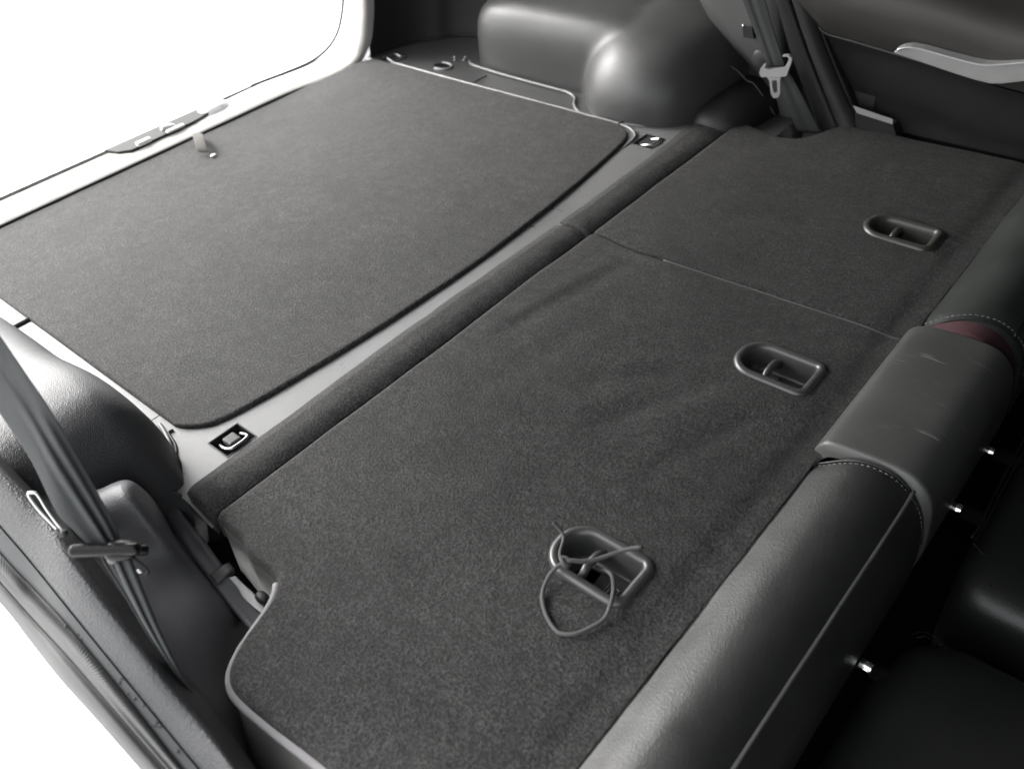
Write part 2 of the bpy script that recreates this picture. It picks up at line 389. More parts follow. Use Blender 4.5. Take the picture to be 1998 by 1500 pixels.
tube('panel_joint', [Pz(a, b, -.001) for a, b in ((315, 938), (332, 952), (352, 968))], .0022, M_rubber, ft, n=2)
# finger hole and dots on the far shelf
fc = Vector((-1.385, 1.292, -.003))
ring = [fc + Vector((.026 * math.cos(a), .017 * math.sin(a), 0)) for a in [2 * math.pi * k / 24 for k in range(24)]]
V = ring + [v + Vector((.0, .0, -.02)) for v in ring] + [fc + Vector((0, 0, -.02))]
obj('finger_hole_shade', [fc + (v - fc) * .85 + Vector((0, 0, .0006)) for v in ring], [tuple(range(24))], M_black, ft, smooth=False)  # flat black disc painting the darkness inside the hole
V, F = tubemesh([ring[k % 24] for k in range(-7, 9)], .0035, 8); obj('finger_hole_rim', V, F, M_floor, ft)
for dx, dy in ((.0, .04), (.018, .05), (-.012, .052), (.01, .064)):
    V, F = superell(fc + Vector((dx, dy, 0)), (.0025, .0025, .002), 2, 8, 6); obj('rivet', V, F, M_silver, ft)
# tie-downs: pocket + bent wire ring + clip
def tiedown(cx, cy, z, flip=1, block=True):
    V = []; h = HX; k = HY; d = .016
    r0 = [(-h, -k), (h, -k), (h, k), (-h, k)]
    for s, zz in ((1.05, z + .0008), (.97, z + .0008), (.9, z - d)):
        V += [Vector((cx + a * s, cy + b * s, zz)) for a, b in r0]
    F = [(i + 4 * r, (i + 1) % 4 + 4 * r, (i + 1) % 4 + 4 * r + 4, i + 4 * r + 4) for r in (0, 1) for i in range(4)] + [(8, 9, 10, 11)]
    pk = obj('tie_down', V, F, M_dark, ft, smooth=False)
    pts = [Vector((cx + a * flip, cy + b, z + c)) for a, b, c in ((-.012, -.012, -.006), (-.002, -.0145, -.001), (.008, -.0150, .002), (.0145, -.011, .003), (.0155, .0, .003), (.0145, .011, .003), (.008, .0150, .001), (-.006, .0145, -.004))]
    tube('ring', pts, .0021, M_metal, pk, n=6, seg=10)
    if block:
        rbox('clip', (cx - .0035, cy + .001, z - .004), (.018, .017, .010), M_seal, pk, .0025)
    else:
        rbox('clip', (cx - .008, cy, z - .007), (.006, .03, .008), M_dark, pk, .002)
tiedown(TD[0][0], TD[0][1], -.0025); tiedown(TD[1][0], TD[1][1], -.0025, 1, False)
tiedown(-1.516, 1.276, -.003, -1, False)

# ------------------------------------------------------------------ cargo carpet board
cm = thing('cargo_mat', 'flat dark grey carpeted board filling the boot floor, with a fabric pull loop', 'carpet board', (-1.2, .77, 0))
fe = [(.273, -.876), (.280, -.856), (.292, -.838), (.31, -.8235), (.361, -.812), (.438, -.803), (.518, -.796), (.613, -.791), (.776, -.789), (.974, -.801), (1.10, -.815), (1.18, -.827), (1.205, -.836), (1.225, -.852), (1.236, -.875)]
def mat_front(y): return interp(fe, y)
NX, NY = 210, 300; V = []
def edgefun(d, r=.0055):
    if d >= r: return 0.0
    t = max(0, (r - d) / r); return -r * (1 - math.sqrt(max(0, 1 - t * t)))
y0m, y1m, xr = .277, 1.2415, -1.566
vv = [0, .0006, .0015, .003, .005, .007] ; L = y1m - y0m
yl = [y0m + v for v in vv] + [y0m + .007 + (L - .014) * i / NY for i in range(1, NY)] + [y1m - v for v in reversed(vv)]
for j in range(-1, NX + 2):
    for iy, y in enumerate([y0m] + yl + [y1m]):
        skirt_y = iy == 0 or iy == len(yl) + 1
        # round the rear far corner and straight rear edge
        rr = xr + (.018 * max(0, (y - (y1m - .05)) / .05) ** 2.2)
        f_ = mat_front(y); t = min(max(j / NX, 0), 1)
        t = .5 - .5 * math.cos(math.pi * t) if False else t
        x = rr + (f_ - rr) * t
        z = .003 + .0010 * nz((x, y, 0), 5) + .0007 * nz((x, y, 3), 14)
        z += edgefun(min(y - y0m, y1m - y)) + edgefun(min(x - rr, f_ - x) + .0001)
        if skirt_y or j in (-1, NX + 1): z = -.012
        V.append((x, y, z))
ny = len(yl) + 2
obj('carpet_top', V, gridfaces(NX + 3, ny), M_mat, cm)
# pull loop: folded strap
s0 = Pz(388, 268, .007); s1 = Pz(398, 300, .007)
du = (s1 - s0); side = Vector((0, 1, 0))
prof = [(0, .001), (.18, .012), (.45, .020), (.75, .018), (.98, .010), (1.04, .003)]
hw = .012
V = []
wdir = (Pz(408, 270, .007) - Pz(372, 270, .007)).normalized()
for t, z in prof:
    for s in (-1, 0, 1): V.append(s0 + du * t * 1.0 + wdir * s * hw + Vector((0, 0, z)))
st = obj('pull_strap', V, gridfaces(len(prof), 3), M_strap, cm)
sm = st.modifiers.new('s', 'SOLIDIFY'); sm.thickness = .0025; sb = st.modifiers.new('ss', 'SUBSURF'); sb.levels = 2; sb.render_levels = 2
V, F = superell(Pz(416, 303, .006), (.0045, .006, .002), 2.2, 14, 8); obj('stud', V, F, M_white, st)

# ------------------------------------------------------------------ seat backs
def rring(x0, x1, y0, y1, rr, rf, inset, z, n=10):
    """outline with big radius rr at the rear (low x) end and rf at the front; inset inwards"""
    x0 += inset; x1 -= inset; y0 += inset; y1 -= inset; rr = max(rr - inset, .002); rf = max(rf - inset, .002); P = []
    for cx, cy, r, a0 in ((x1 - rf, y1 - rf, rf, 0), (x0 + rr, y1 - rr, rr, 90), (x0 + rr, y0 + rr, rr, 180), (x1 - rf, y0 + rf, rf, 270)):
        for k in range(n + 1):
            a = math.radians(a0 + 90 * k / n); P.append(Vector((cx + r * math.cos(a), cy + r * math.sin(a), z)))
    return P
def anchor(x0, x1, y0, y1, z, parent, mat, symbol=True):
    rr, rf = .031, .015
    prof = [(-.0025, -.004), (-.0020, .0015), (.0005, .0042), (.0040, .0050), (.0075, .0036), (.0095, .0002), (.0105, -.006), (.012, -.018), (.0135, -.026), (.017, -.030), (.024, -.0305)]
    V = []
    for ins, dz in prof: V += rring(x0, x1, y0, y1, rr, rf, ins, z + dz)
    nv = 44; F = gridfaces(len(prof), nv, True); F.append(tuple((len(prof) - 1) * nv + k for k in range(nv)))
    F = [tuple(reversed(f)) for f in F[:-1]] + [F[-1]]
    a = obj('anchor_recess', V, F, mat, parent)
    cx = x0 + (x1 - x0) * .43; cy = (y0 + y1) / 2
    pts = [Vector((cx, y0 + .008, z - .020)), Vector((cx, y0 + .016, z - .010)), Vector((cx, cy - .008, z - .0035)), Vector((cx, cy + .008, z - .0035)), Vector((cx, y1 - .016, z - .010)), Vector((cx, y1 - .008, z - .020))]
    tube('anchor_bar', pts, .0046, M_chrome if False else M_basin, a, n=6, seg=12)
    # stepped floor plate with moulded child-seat mark: three short ribs and an angled one
    fz = z - .0300
    rbox('floor_plate', ((cx + x1) / 2 - .006, cy, fz + .0003), ((x1 - cx) * .62, (y1 - y0) * .52, .0014), mat, a, .0006)
    if symbol:
        L = []; zz_ = fz + .0015
        sx = cx + .019; y0_ = cy - .012; y1_ = cy + .008
        for dx, a_, b_ in ((0, y0_ + .004, y1_), (.0035, y0_ + .002, y1_ - .001), (.0075, y0_, y1_ - .006)):
            L.append(tubemesh([Vector((sx + dx, a_, zz_)), Vector((sx + dx, b_, zz_))], .0008, 6))
        L.append(tubemesh([Vector((sx, y1_, zz_)), Vector((sx + .0035, y1_, zz_))], .0008, 6))
        L.append(tubemesh([Vector((sx + .0075, y1_ - .006, zz_)), Vector((sx + .0125, y1_ - .006, zz_)), Vector((sx + .0125, y1_ - .013, zz_)), Vector((sx + .016, y1_ - .013, zz_))], .0008, 6))
        V, F = join(*L); obj('symbol', V, F, M_piping, a)
    return a
H3 = (-.374, -.276, .384, .450); H2 = (-.374, -.273, .746, .813); H1 = (-.373, -.271, 1.112, 1.175)
nearE = [(-.705, .221), (-.690, .222), (-.668, .221), (-.648, .2195), (-.626, .213), (-.605, .2125), (-.583, .211), (-.570, .207), (-.562, .199), (-.554, .186), (-.547, .165), (-.541, .144), (-.529, .121), (-.515, .110), (-.495, .1065), (-.456, .108), (-.381, .1145), (-.30, .117), (-.20, .119)]
farE = [(-.705, 1.353), (-.69, 1.352), (-.66, 1.344), (-.631, 1.337), (-.605, 1.337), (-.585, 1.343), (-.562, 1.368), (-.545, 1.41), (-.53, 1.428), (-.502, 1.437), (-.403, 1.434), (-.30, 1.438), (-.2, 1.44)]
def splitf(x): return interp([(-.70, .9115), (-.66, .9085), (-.61, .9035), (-.56, .905), (-.50, .9085), (-.40, .912), (-.226, .9135), (-.2, .914)], x)
def wrinkle(x, y):
    z = .0022 * nz((x, y, 0), 6) + .0010 * nz((x, y, 5), 16)
    # soft fold that leaves the split corner and runs along the back, and creases between the recesses
    def crease(x0, y0, x1, y1, wd, h):
        d = Vector((x1 - x0, y1 - y0)); L = d.length; d /= L; r = Vector((x - x0, y - y0)); t = r.dot(d) / L; q = r.x * d.y - r.y * d.x
        if t < -.1 or t > 1.1: return 0
        f = ss(-.05, .2, t) * (1 - ss(.75, 1.05, t)); return h * f * math.exp(-(q / wd) ** 2)
    z += crease(-.600, .890, -.655, .62, .016, -.0019) + crease(-.625, .86, -.672, .58, .016, .0014) + crease(-.54, .80, -.60, .50, .02, -.0010) + crease(-.50, .30, -.40, .33, .02, -.0010)
    z += crease(-.45, .55, -.36, .74, .018, -.0022) + crease(-.50, .62, -.40, .72, .016, -.0018) + crease(-.36, .52, -.30, .70, .016, -.0018)
    z += crease(-.56, 1.05, -.42, 1.10, .02, -.0016)
    z += -.002 * math.exp(-(((x + .24) / .015) ** 2))
    return z
def seatback(name, label, ylo, yhi, recs, slo, shi, NY, xend=-.218, recmat=None):
    t = thing(name, label, 'seat back', (-.45, (ylo(-.4) + yhi(-.4)) / 2, -.08))
    xs = [-.6991, -.6982, -.6965, -.694, -.691] + [-.6875 + (xend + .6875) * i / 190 for i in range(191)]
    ev = [0, .0008, .002, .004, .007, .010]
    V = []; rows = len(xs) + 1
    us = None
    for i in range(rows):
        x = xs[max(i - 1, 0)]; a, b = ylo(x), yhi(x); L = b - a
        yl = [a] + [a + e for e in ev] + [a + .01 + (L - .02) * k / NY for k in range(1, NY)] + [b - e for e in reversed(ev)] + [b]
        for k, y in enumerate(yl):
            z = .004 + wrinkle(x, y) + edgefun(min((y - a) * slo, .02), .010) + edgefun(min((b - y) * shi, .02), .010) + edgefun(x + .6992, .010) * 1.0
            if k == 0 or k == len(yl) - 1: z = -.035
            if i == 0: z = -.035
            V.append((x, y, z))
    ny = len(yl)
    def sk(i, k):
        v = [V[i * ny + k], V[(i + 1) * ny + k + 1]]; x = (v[0][0] + v[1][0]) / 2; y = (v[0][1] + v[1][1]) / 2
        for r in recs:
            if r[0] + .006 < x < r[1] - .006 and r[2] + .006 < y < r[3] - .006:
                # keep the corners of the big radius
                if x < r[0] + .030:
                    cy = (r[2] + r[3]) / 2; return (x - (r[0] + .033)) ** 2 + (y - cy) ** 2 < .029 ** 2
                return True
        return False
    obj('carpet_panel', V, gridfaces(rows, ny, skip=sk), M_seat, t)
    for r in recs: anchor(*r, .004, t, recmat or M_basin)
    return t
def lo1(x): return interp(nearE, x)
def hi1(x): return splitf(x) - .0012
def lo2(x): return splitf(x) + .0012
def hi2(x): return interp(farE, x)
sb1 = seatback('folded_seat', 'wide folded seat back nearest the camera, carpeted, with two anchor recesses and cord on it', lo1, hi1, [H3, H2], 1, 1.6, 300)
sb2 = seatback('folded_seat', 'narrower folded seat back on the far side, carpeted, with a single anchor recess', lo2, hi2, [H1], 1.6, 1, 200, recmat=M_basinf)
# edge binding and plastic shell below the near edge
pts = [Vector((x, lo1(x) - .0005, -.004 - .003 * ss(-.56, -.52, x))) for x in [-.57 + .37 * i / 60 for i in range(61)]]
V, F = tubemesh(pts, .005, 10, flat=(.0045, .0055)); obj('edge_binding', V, F, M_bind, sb1)
V = []
for i in range(61):
    x = -.69 + .49 * i / 60; y = lo1(x)
    for dy, z in ((.001, -.008), (-.003, -.030), (-.009, -.06), (-.018, -.11), (-.026, -.16)): V.append((x, y + dy * (.25 + .75 * ss(-.55, -.49, x)), z))
obj('side_shell', V, gridfaces(61, 5), M_shellp, sb1)
# pale trim thread along the divide, on the near seat
V, F = tubemesh([Vector((x, splitf(x) - .002, .0042 + wrinkle(x, splitf(x) - .002) - .0015)) for x in [-.565 + .34 * i / 50 for i in range(51)]], .0011, 8)
obj('split_piping', V, F, M_seal, sb1)
# hinge flaps: padded carpet strip between floor trim and seat back
def flap(ya, yb, parent, n=150, hump=.0095):
    V = []; prof = []
    for i in range(31):
        t = i / 30; prof.append(t)
    ys = [ya + (yb - ya) * j / n for j in range(n + 1)]
    for j in range(-1, n + 2):
        y = ys[min(max(j, 0), n)]; e = min(y - ya, yb - y)
        xr = interp([(.218, -.757), (.235, -.763), (.40, -.765), (.55, -.768), (.75, -.766), (.90, -.764), (1.15, -.766), (1.28, -.772), (1.34, -.776), (1.36, -.766)], y)
        for t in prof:
            x = xr + (-.7005 - xr) * min(1, t * 1.02)
            z = -.005 + (hump + .001 * nz((0, y, 0), 9)) * (min(1, t / .3) ** .6 if t > 0 else 0) + .0012 * nz((x, y, 2), 20)
            z -= .0100 * (max(0, t - .5) / .5) ** 2.2 + (.016 if t > .99 else 0)
            z += edgefun(e, .008)
            if j in (-1, n + 1): z = -.03
            V.append((x, y, z))
    return obj('hinge_flap', V, gridfaces(n + 3, 31), M_seat, parent)
flap(.218, .9045, sb1); flap(.9070, 1.362, sb2)

# leather top of the seat backs (the rounded upper edge that faces forward)
PROF = [(-.2300, -.014), (-.2230, -.003), (-.2090, .0075), (-.1920, .0195), (-.1720, .028), (-.1500, .029), (-.1300, .021), (-.1120, .003), (-.1010, -.022), (-.0960, -.055), (-.0960, -.095), (-.103, -.14), (-.125, -.19)]
def bolster(name, y0, y1, parent, mat, end0=.012, end1=.012, prof=PROF, fn=None, n=60, rnd=.02):
    V = []; P = spl([Vector((a, 0, b)) for a, b in prof], 5); cxz = Vector((-.16, 0, -.09)); rows = 0
    for j in range(n + 1):
        t = j / n; y = y0 + (y1 - y0) * t
        # denser near the ends
        y = y0 + (y1 - y0) * (t if True else 0)
        e0 = y - y0; e1 = y1 - y; s = 1.0
        for p in P: pass
        def sh(e, r):
            if e >= r: return 0
            q = (r - e) / r; return 1 - math.sqrt(max(0, 1 - q * q))
        k = 1 - .13 * (sh(e0, end0) + sh(e1, end1))
        for p in P:
            v = cxz + (p - cxz) * k; v.y = y
            if fn: v = fn(v)
            V.append(v)
    return obj(name, V, gridfaces(n + 1, len(P)), mat, parent)
def crumple(v):
    d = .0012 * nz(v, 9) + .0005 * nz(v, 30); return v + Vector((-.5, 0, 1)) * d
def endskew(yend, amp):
    def f(v):
        v = crumple(v); return v
    return f
yA, yB = .672, .930                       # the middle pad sits between these
def skew_near(v):                         # bolster end runs slightly away towards the front
    t = ss(yA - .35, yA, v.y); v = crumple(v); v.y += t * (v.x + .225) * .08; return v
def skew_far(v):
    t = 1 - ss(yB, yB + .3, v.y); v = crumple(v); v.y += t * (v.x + .225) * .27; return v
bolster('leather_top', -.10, yA, sb1, M_leather, .01, .03, fn=skew_near, n=120)
bolster('leather_top', yB + .006, 1.50, sb2, M_leatherf, .035, .01, fn=skew_far, n=90, prof=[(a, b + .002) for a, b in PROF])
PADP = [(-.2290, -.012), (-.2270, .004), (-.2210, .015), (-.2120, .022), (-.19, .0270), (-.16, .0290), (-.130, .0280), (-.113, .020), (-.102, .004), (-.096, -.02), (-.094, -.08), (-.11, -.15)]
def skew_pad(v):
    v.y += (v.x + .225) * (.0 * (1 - ss(yA, yB, v.y)) - .02); v.z += .0006 * nz(v, 12); return v
bolster('centre_pad', yA + .003, yB, sb1, M_pad, .006, .006, prof=PADP, fn=skew_pad, n=90)
# maroon backing cloth showing at both ends of the pad
def skewed(y, side):
    def f(v):
        v.y += (v.x + .225) * (.08 if side < 0 else -.05); return v
    return f
PM = [(a - .001, b - .0015) if a > -.165 else (a - .001, b - .006) for a, b in PROF]
bolster('liner', yA - .006, yA + .004, sb1, M_maroon, .002, .002, prof=PM[6:], fn=skewed(yA, -1), n=6)
PM2 = [(a - .004, b - .005) for a, b in PROF]
bolster('liner', yB - .004, yB + .05, sb2, M_maroon, .002, .012, prof=PM2, n=8)
# piping along the crown seam and stitched end seams
def prof_pt(a, b, y, f): return f(Vector((a, y, b)))
pp = [prof_pt(-.1190, .0110, -.10 + (yA - .004 + .10) * i / 60, skew_near) for i in range(61)]
V, F = tubemesh(pp, .0019, 8); obj('piping', V, F, M_piping, sb1)
pp = [prof_pt(-.1190, .0130, yB + .016 + (1.5 - yB - .02) * i / 40, skew_far) for i in range(41)]
V, F = tubemesh(pp, .0019, 8); obj('piping', V, F, M_head, sb2)
P5 = spl([Vector((a, 0, b)) for a, b in PROF[1:10]], 12)
def stitches(y, f, parent, inset, scale, step=.0062, prof=None, mat=None):
    P = prof or P5; L = []; acc = 0; cur = []
    dist = [0]
    for i in range(1, len(P)): dist.append(dist[-1] + (P[i] - P[i - 1]).length)
    def at(d):
        for i in range(1, len(P)):
            if d <= dist[i]: t = (d - dist[i - 1]) / (dist[i] - dist[i - 1]); return P[i - 1].lerp(P[i], t)
        return P[-1]
    d = .004
    while d < dist[-1] - .01:
        pt = []
        for q in (0, .0018, .0036):
            v = at(d + q); c = Vector((-.16, 0, -.09)); v = c + (v - c) * scale; v = Vector((v.x, y, v.z)); pt.append(f(v))
        L.append(tubemesh(pt, .00062, 6)); d += step
    V, F = join(*L); o_ = obj('stitching', V, F, mat or M_stitch, parent); o_['kind'] = 'stuff'
stitches(yA - .012, skew_near, sb1, 0, 1.0 - .13 * .19)
stitches(yB + .022, skew_far, sb2, 0, 1.012)
# seam line of the stitched end
for (y, f, pa, sc) in ((yA - .008, skew_near, sb1, .970), (yB + .0165, skew_far, sb2, .979)):
    c = Vector((-.16, 0, -.09)); V, F = tubemesh([f(Vector(((c + (p - c) * sc).x, y, (c + (p - c) * sc).z + .001))) for p in P5], .0013, 6); obj('end_seam', V, F, M_head, pa)

# ------------------------------------------------------------------ headrests (posts + cushion), folded forward
def headrest(label, posts, cy, wy, cx, cz, sx, sz, seamx, shape=3.2, extra=True):
    h = thing('headrest', label, 'headrest', (cx, cy, cz - sz))
    V, F = superell((cx, cy, cz), (sx, wy, sz), shape, 64, 44)
    V = [v + Vector((.002 * nz(v, 8), 0, .002 * nz(v, 7))) for v in V]
    obj('cushion', V, F, M_head, h)
    for (x, y, z) in posts:
        V, F = tubemesh([Vector((x - .045, y, z)), Vector((x + .045, y, z - .002))], .0062, 16); obj('post', V, F, M_chrome, h)
        V, F = tubemesh([Vector((x - .06, y, z)), Vector((x - .0065, y, z))], [.010, .0085], 20); obj('post_guide', V, F, M_black, h)
        V, F = tubemesh([Vector((x + .006, y, z)), Vector((x + .05, y, z - .002))], [.0085, .010], 20); obj('post_collar', V, F, M_black, h)
    return h
h1 = headrest('black leather headrest folded down behind the near seat back, cut off at the bottom edge', [(*Pz(1690, 1298, -.098)[:2], -.098), (-.086, .33, -.098)], .425, .192, .030, -.155, .110, .080, 0, shape=4.5)
h2 = headrest('black leather headrest of the centre seat, with two bright posts side by side', [(*Pz(1930, 878, -.098)[:2], -.098), (*Pz(1866, 990, -.098)[:2], -.098)], .815, .155, .050, -.165, .112, .086, 0, shape=6.5)
def seampts(L, z): return [Pz(a, b, z) for a, b in L]
tube('seam', seampts(((1780, 1236), (1800, 1232), (1822, 1240), (1840, 1254), (1852, 1272)), -.087), .0008, M_black, h1, n=8)
L = []
sp_ = spl(seampts(((1790, 1243), (1806, 1241), (1824, 1250), (1838, 1262)), -.086), 6)
for i in range(0, len(sp_) - 1, 2): L.append(tubemesh([sp_[i], sp_[i].lerp(sp_[i + 1], .7)], .0007, 6))
V, F = join(*L); o_ = obj('stitching', V, F, M_head, h1); o_['kind'] = 'stuff'
tube('seam', seampts(((2060, 740), (2000, 852), (1950, 945), (1915, 1018), (1896, 1048)), -.082), .0012, M_head, h2, n=8)
tube('seam', seampts(((2068, 748), (2008, 860), (1957, 953), (1921, 1026), (1902, 1052)), -.082), .0009, M_head, h2, n=8)
for o1 in (6,): tube('seam', seampts(((1892 + o1, 1056 + o1 * .2), (1910 + o1, 1078), (1928 + o1, 1098), (1934 + o1 * .8, 1120), (1926 + o1 * .6, 1148)), -.084), .0009, M_head, h2, n=6)
# seat base cushion under the folded backs (its shade painted near-black)
sq = thing('seat_cushion', 'black seat base hidden in shadow beneath the folded seat backs and headrests', 'seat cushion', (-.2, .8, -.45))
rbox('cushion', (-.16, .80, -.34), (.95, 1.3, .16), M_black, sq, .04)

# ------------------------------------------------------------------ far quarter trim with the wheel arch
fq = thing('quarter_trim', 'dark moulded trim with wheel arch box on the far side of the boot', 'side trim', (-1.1, 1.4, 0))
def remeshed(name, vf, mat, parent, vox, it, fac=.7):
    V, F = vf; o = obj(name, V, F, mat, parent)
    r = o.modifiers.new('r', 'REMESH'); r.mode = 'VOXEL'; r.voxel_size = vox; r.use_smooth_shade = True
    s = o.modifiers.new('s', 'SMOOTH'); s.factor = fac; s.iterations = it
    return o
box1 = superell((-1.10, 1.462, -.004), (.245, .139, .146), 5, 48, 32)
bul = superell((-.888, 1.490, -.01), (.156, .242, .158), 2.6, 56, 40, q=2.5)
bul2 = superell((-.96, 1.50, .02), (.19, .19, .150), 3.0, 48, 32)
small = superell((-.735, 1.44, -.01), (.075, .14, .055), 2.4, 32, 24)
wall = boxvf((-1.12, 1.52, .16), (.92, .06, .40))
remeshed('wheel_arch', join(box1, bul, wall), M_arch, fq, .0055, 26)
V, F = small; obj('latch_cover', V, F, M_dark, fq)
# pale bead round the front of the near arch is added with that arch
# pale bead painting the highlight along the base of the arch
foot = [Pz(a, b, .002) for a, b in ((916, 117), (922, 124), (960, 137), (1020, 154), (1080, 170), (1108, 178), (1121, 188), (1120, 202), (1130, 216), (1160, 228), (1200, 237), (1245, 243), (1290, 243), (1330, 237))]
V, F = tubemesh([v - Vector((0, 0, .003)) for v in spl(foot, 6)], .0028, 10); obj('foot_bead', V, F, M_floor, fq)
# deep wall behind, rear storage corner with curved foot line
arc = [Vector((-1.575, 1.252, -.001))] + [Pz(a, b, -.001) for a, b in ((755, 98), (800, 84), (850, 75), (925, 69))] + [Vector((-1.2, 1.50, -.001))]
V, F = tubemesh(spl(arc, 8), .003, 8); obj('curved_bead', V, F, M_dark, fq)
patch('rear_corner', [[v + Vector((-.004, .004, 0)), v + Vector((-.004, .012, .06)), v + Vector((-.004, .02, .2)), v + Vector((.0, .03, .42))] for v in arc], 8, 6, M_dark, fq)
# C pillar trim with belt slot cover
pil = thing('pillar_trim', 'grey moulded pillar trim behind the far seat belt', 'side trim', (-.7, 1.42, 0))
rows = []
for z, xl, xr, y in ((.52, -.96, -.74, 1.44), (.36, -.90, -.72, 1.435), (.24, -.87, -.695, 1.425), (.18, -.85, -.685, 1.42), (.12, -.80, -.670, 1.415), (.07, -.73, -.655, 1.415), (.03, -.69, -.64, 1.42), (-.06, -.66, -.62, 1.425)):
    rows.append([Vector((xl - .02, y + .05, z)), Vector((xl, y + .02, z)), Vector((xl + .03, y + .003, z)), Vector(((xl + xr) / 2, y, z)), Vector((xr, y + .002, z)), Vector((xr + .01, y + .03, z))])
patch('panel', rows, 6, 6, M_pil, pil)
V, F = tubemesh(spl([Py(a, b, 1.405) for a, b in ((1385, 112), (1412, 122), (1438, 138), (1458, 158), (1470, 163), (1490, 190), (1512, 225))], 6), .0012, 8); obj('edge_highlight', V, F, M_arch, pil)  # thin tube standing in for the highlight where pillar meets arch trim
bq = [Py(a, b, 1.408) for a, b in ((1452, 54), (1470, 52), (1474, 74), (1454, 72))]
V, F = prism([(v.x, v.z) for v in bq], 1.402, 1.412, 'y'); obj('belt_button_cap', V, F, M_dark, pil, smooth=False)
V, F = superell(Py(1451, 51, 1.405), (.003, .003, .003), 2, 10, 8); obj('screw', V, F, M_metal, pil)
V, F = superell(Py(1480, 116, 1.412), (.013, .003, .016), 2, 24, 10); obj('screw_cover', V, F, M_arch, pil)
# black sheet painting the shade of the void behind the seat's edge
lw = thing('void_shade_sheet', 'black sheet standing for the unlit void between far seat back and door post', 'side trim', (-.6, 1.45, -.1))
patch('panel', [[(x, 1.475, .55), (x, 1.475, .3), (x, 1.47, .14), (x, 1.455, .08), (x, 1.45, 0), (x, 1.47, -.1), (x, 1.44, -.3)] for x in (-.78, -.7, -.6, -.5)], 4, 5, M_dark, lw)
# door post: two rubber edged bands
dp = thing('door_post', 'black door post with rubber seals between the far belt and the door', 'door post', (-.55, 1.44, -.1))
def strip(name, L, R, y, mat, parent, bulge=.006, n=8):
    rows = []
    for (a, b), (c, d) in zip(L, R):
        p, q = Py(a, b, y), Py(c, d, y); m_ = (p + q) / 2 - Vector((0, bulge, 0)); rows.append([p + Vector((0, .02, 0)), p, m_, q, q + Vector((0, .02, 0))])
    return patch(name, rows, n, 6, mat, parent)
strip('inner_band', [(1500, -60), (1514, 0), (1545, 110), (1590, 230), (1606, 275)], [(1520, -60), (1540, 0), (1574, 100), (1620, 215), (1640, 265)], 1.42, M_dark, dp, .004)
strip('rubber_seal', [(1522, -60), (1544, 0), (1578, 100), (1624, 220), (1640, 265)], [(1552, -60), (1575, 0), (1608, 95), (1652, 200), (1680, 262)], 1.425, M_rubber, dp, .012)
strip('post_face', [(1550, -60), (1570, 0), (1602, 100), (1648, 210), (1668, 265)], [(1568, -60), (1588, 0), (1618, 90), (1664, 200), (1684, 262)], 1.435, M_dark, dp, .004)

# ------------------------------------------------------------------ far door
dr = thing('door_card', 'dark far door panel with rounded armrest and a silver handle strip', 'door', (-.25, 1.46, -.4))
rows = []
bl = [(1560, 20), (1595, 52), (1615, 67), (1660, 80), (1742, 104), (1830, 130), (1930, 165), (2020, 190), (2200, 240)]
for i, (a, b) in enumerate(bl):
    p = Py(a, b, 1.432); rows.append([Vector((p.x, 1.50, p.z + .20)), Vector((p.x, 1.485, p.z + .15)), Vector((p.x, 1.455, p.z + .125)), Vector((p.x, 1.405, p.z + .105)), Vector((p.x, 1.392, p.z + .075)), Vector((p.x, 1.402, p.z + .04)), Vector((p.x, 1.425, p.z + .008)), Vector((p.x, 1.437, p.z + .0))])
patch('armrest', rows, 6, 6, M_door, dr)
V, F = tubemesh(spl([Py(a, b, 1.43) for a, b in bl[1:6]], 6), .0022, 8); obj('armrest_edge', V, F, M_arch, dr)
rows = []
for i, (a, b) in enumerate(bl):
    p = Py(a, b, 1.437); rows.append([p, Vector((p.x, 1.442, p.z - .02)), Vector((p.x, 1.448, p.z - .07)), Vector((p.x, 1.455, p.z - .12)), Vector((p.x, 1.44, p.z - .25)), Vector((p.x, 1.44, p.z - .5))])
patch('lower_panel', rows, 5, 5, M_dark, dr)
ol = [(1742, 104), (1750, 98), (1762, 94), (1776, 93), (1800, 97), (1850, 111), (1895, 123), (1918, 127), (1945, 127), (2040, 119), (2040, 155), (1998, 160), (1955, 165), (1932, 165), (1900, 157), (1850, 141), (1800, 124), (1765, 112)]
fr = [Py(a, b, 1.385) for a, b in ol]
V = fr + [v + Vector((0, .014, .003)) for v in fr]; n_ = len(fr)
o_ = obj('handle_strip', V, [tuple(range(n_))] + [(i, n_ + i, n_ + (i + 1) % n_, (i + 1) % n_) for i in range(n_)], M_silverp, dr, smooth=False)
b_ = o_.modifiers.new('b', 'BEVEL'); b_.width = .002; b_.segments = 2; b_.limit_method = 'ANGLE'
V, F = tubemesh(spl([Py(a, b, 1.384) for a, b in ol[1:10]], 5), .0013, 8); obj('strip_edge', V, F, M_silver, dr)
fr = [Py(a, b, 1.42) for a, b in ((1664, 206), (1672, 209), (1742, 233), (1741, 243), (1672, 221))]
V = fr + [v + Vector((0, .02, -.01)) for v in fr]; n_ = len(fr)
obj('pocket_strip', V, [tuple(range(n_))] + [(i, n_ + i, n_ + (i + 1) % n_, (i + 1) % n_) for i in range(n_)], M_silverp, dr, smooth=False)
fr = [Py(a, b, 1.424) for a, b in ((1668, 220), (1742, 244), (1752, 275), (1670, 268))]
V = fr + [v + Vector((0, .02, 0)) for v in fr]; n_ = len(fr)
obj('door_pocket', V, [tuple(range(n_))] + [(i, n_ + i, n_ + (i + 1) % n_, (i + 1) % n_) for i in range(n_)], M_dark, dr, smooth=False)
patch('upper_trim', [[(x, 1.50, .36), (x, 1.492, .3), (x, 1.495, .22), (x, 1.50, .12)] for x in (-.65, -.3, .1, .5)], 3, 3, M_black, dr)
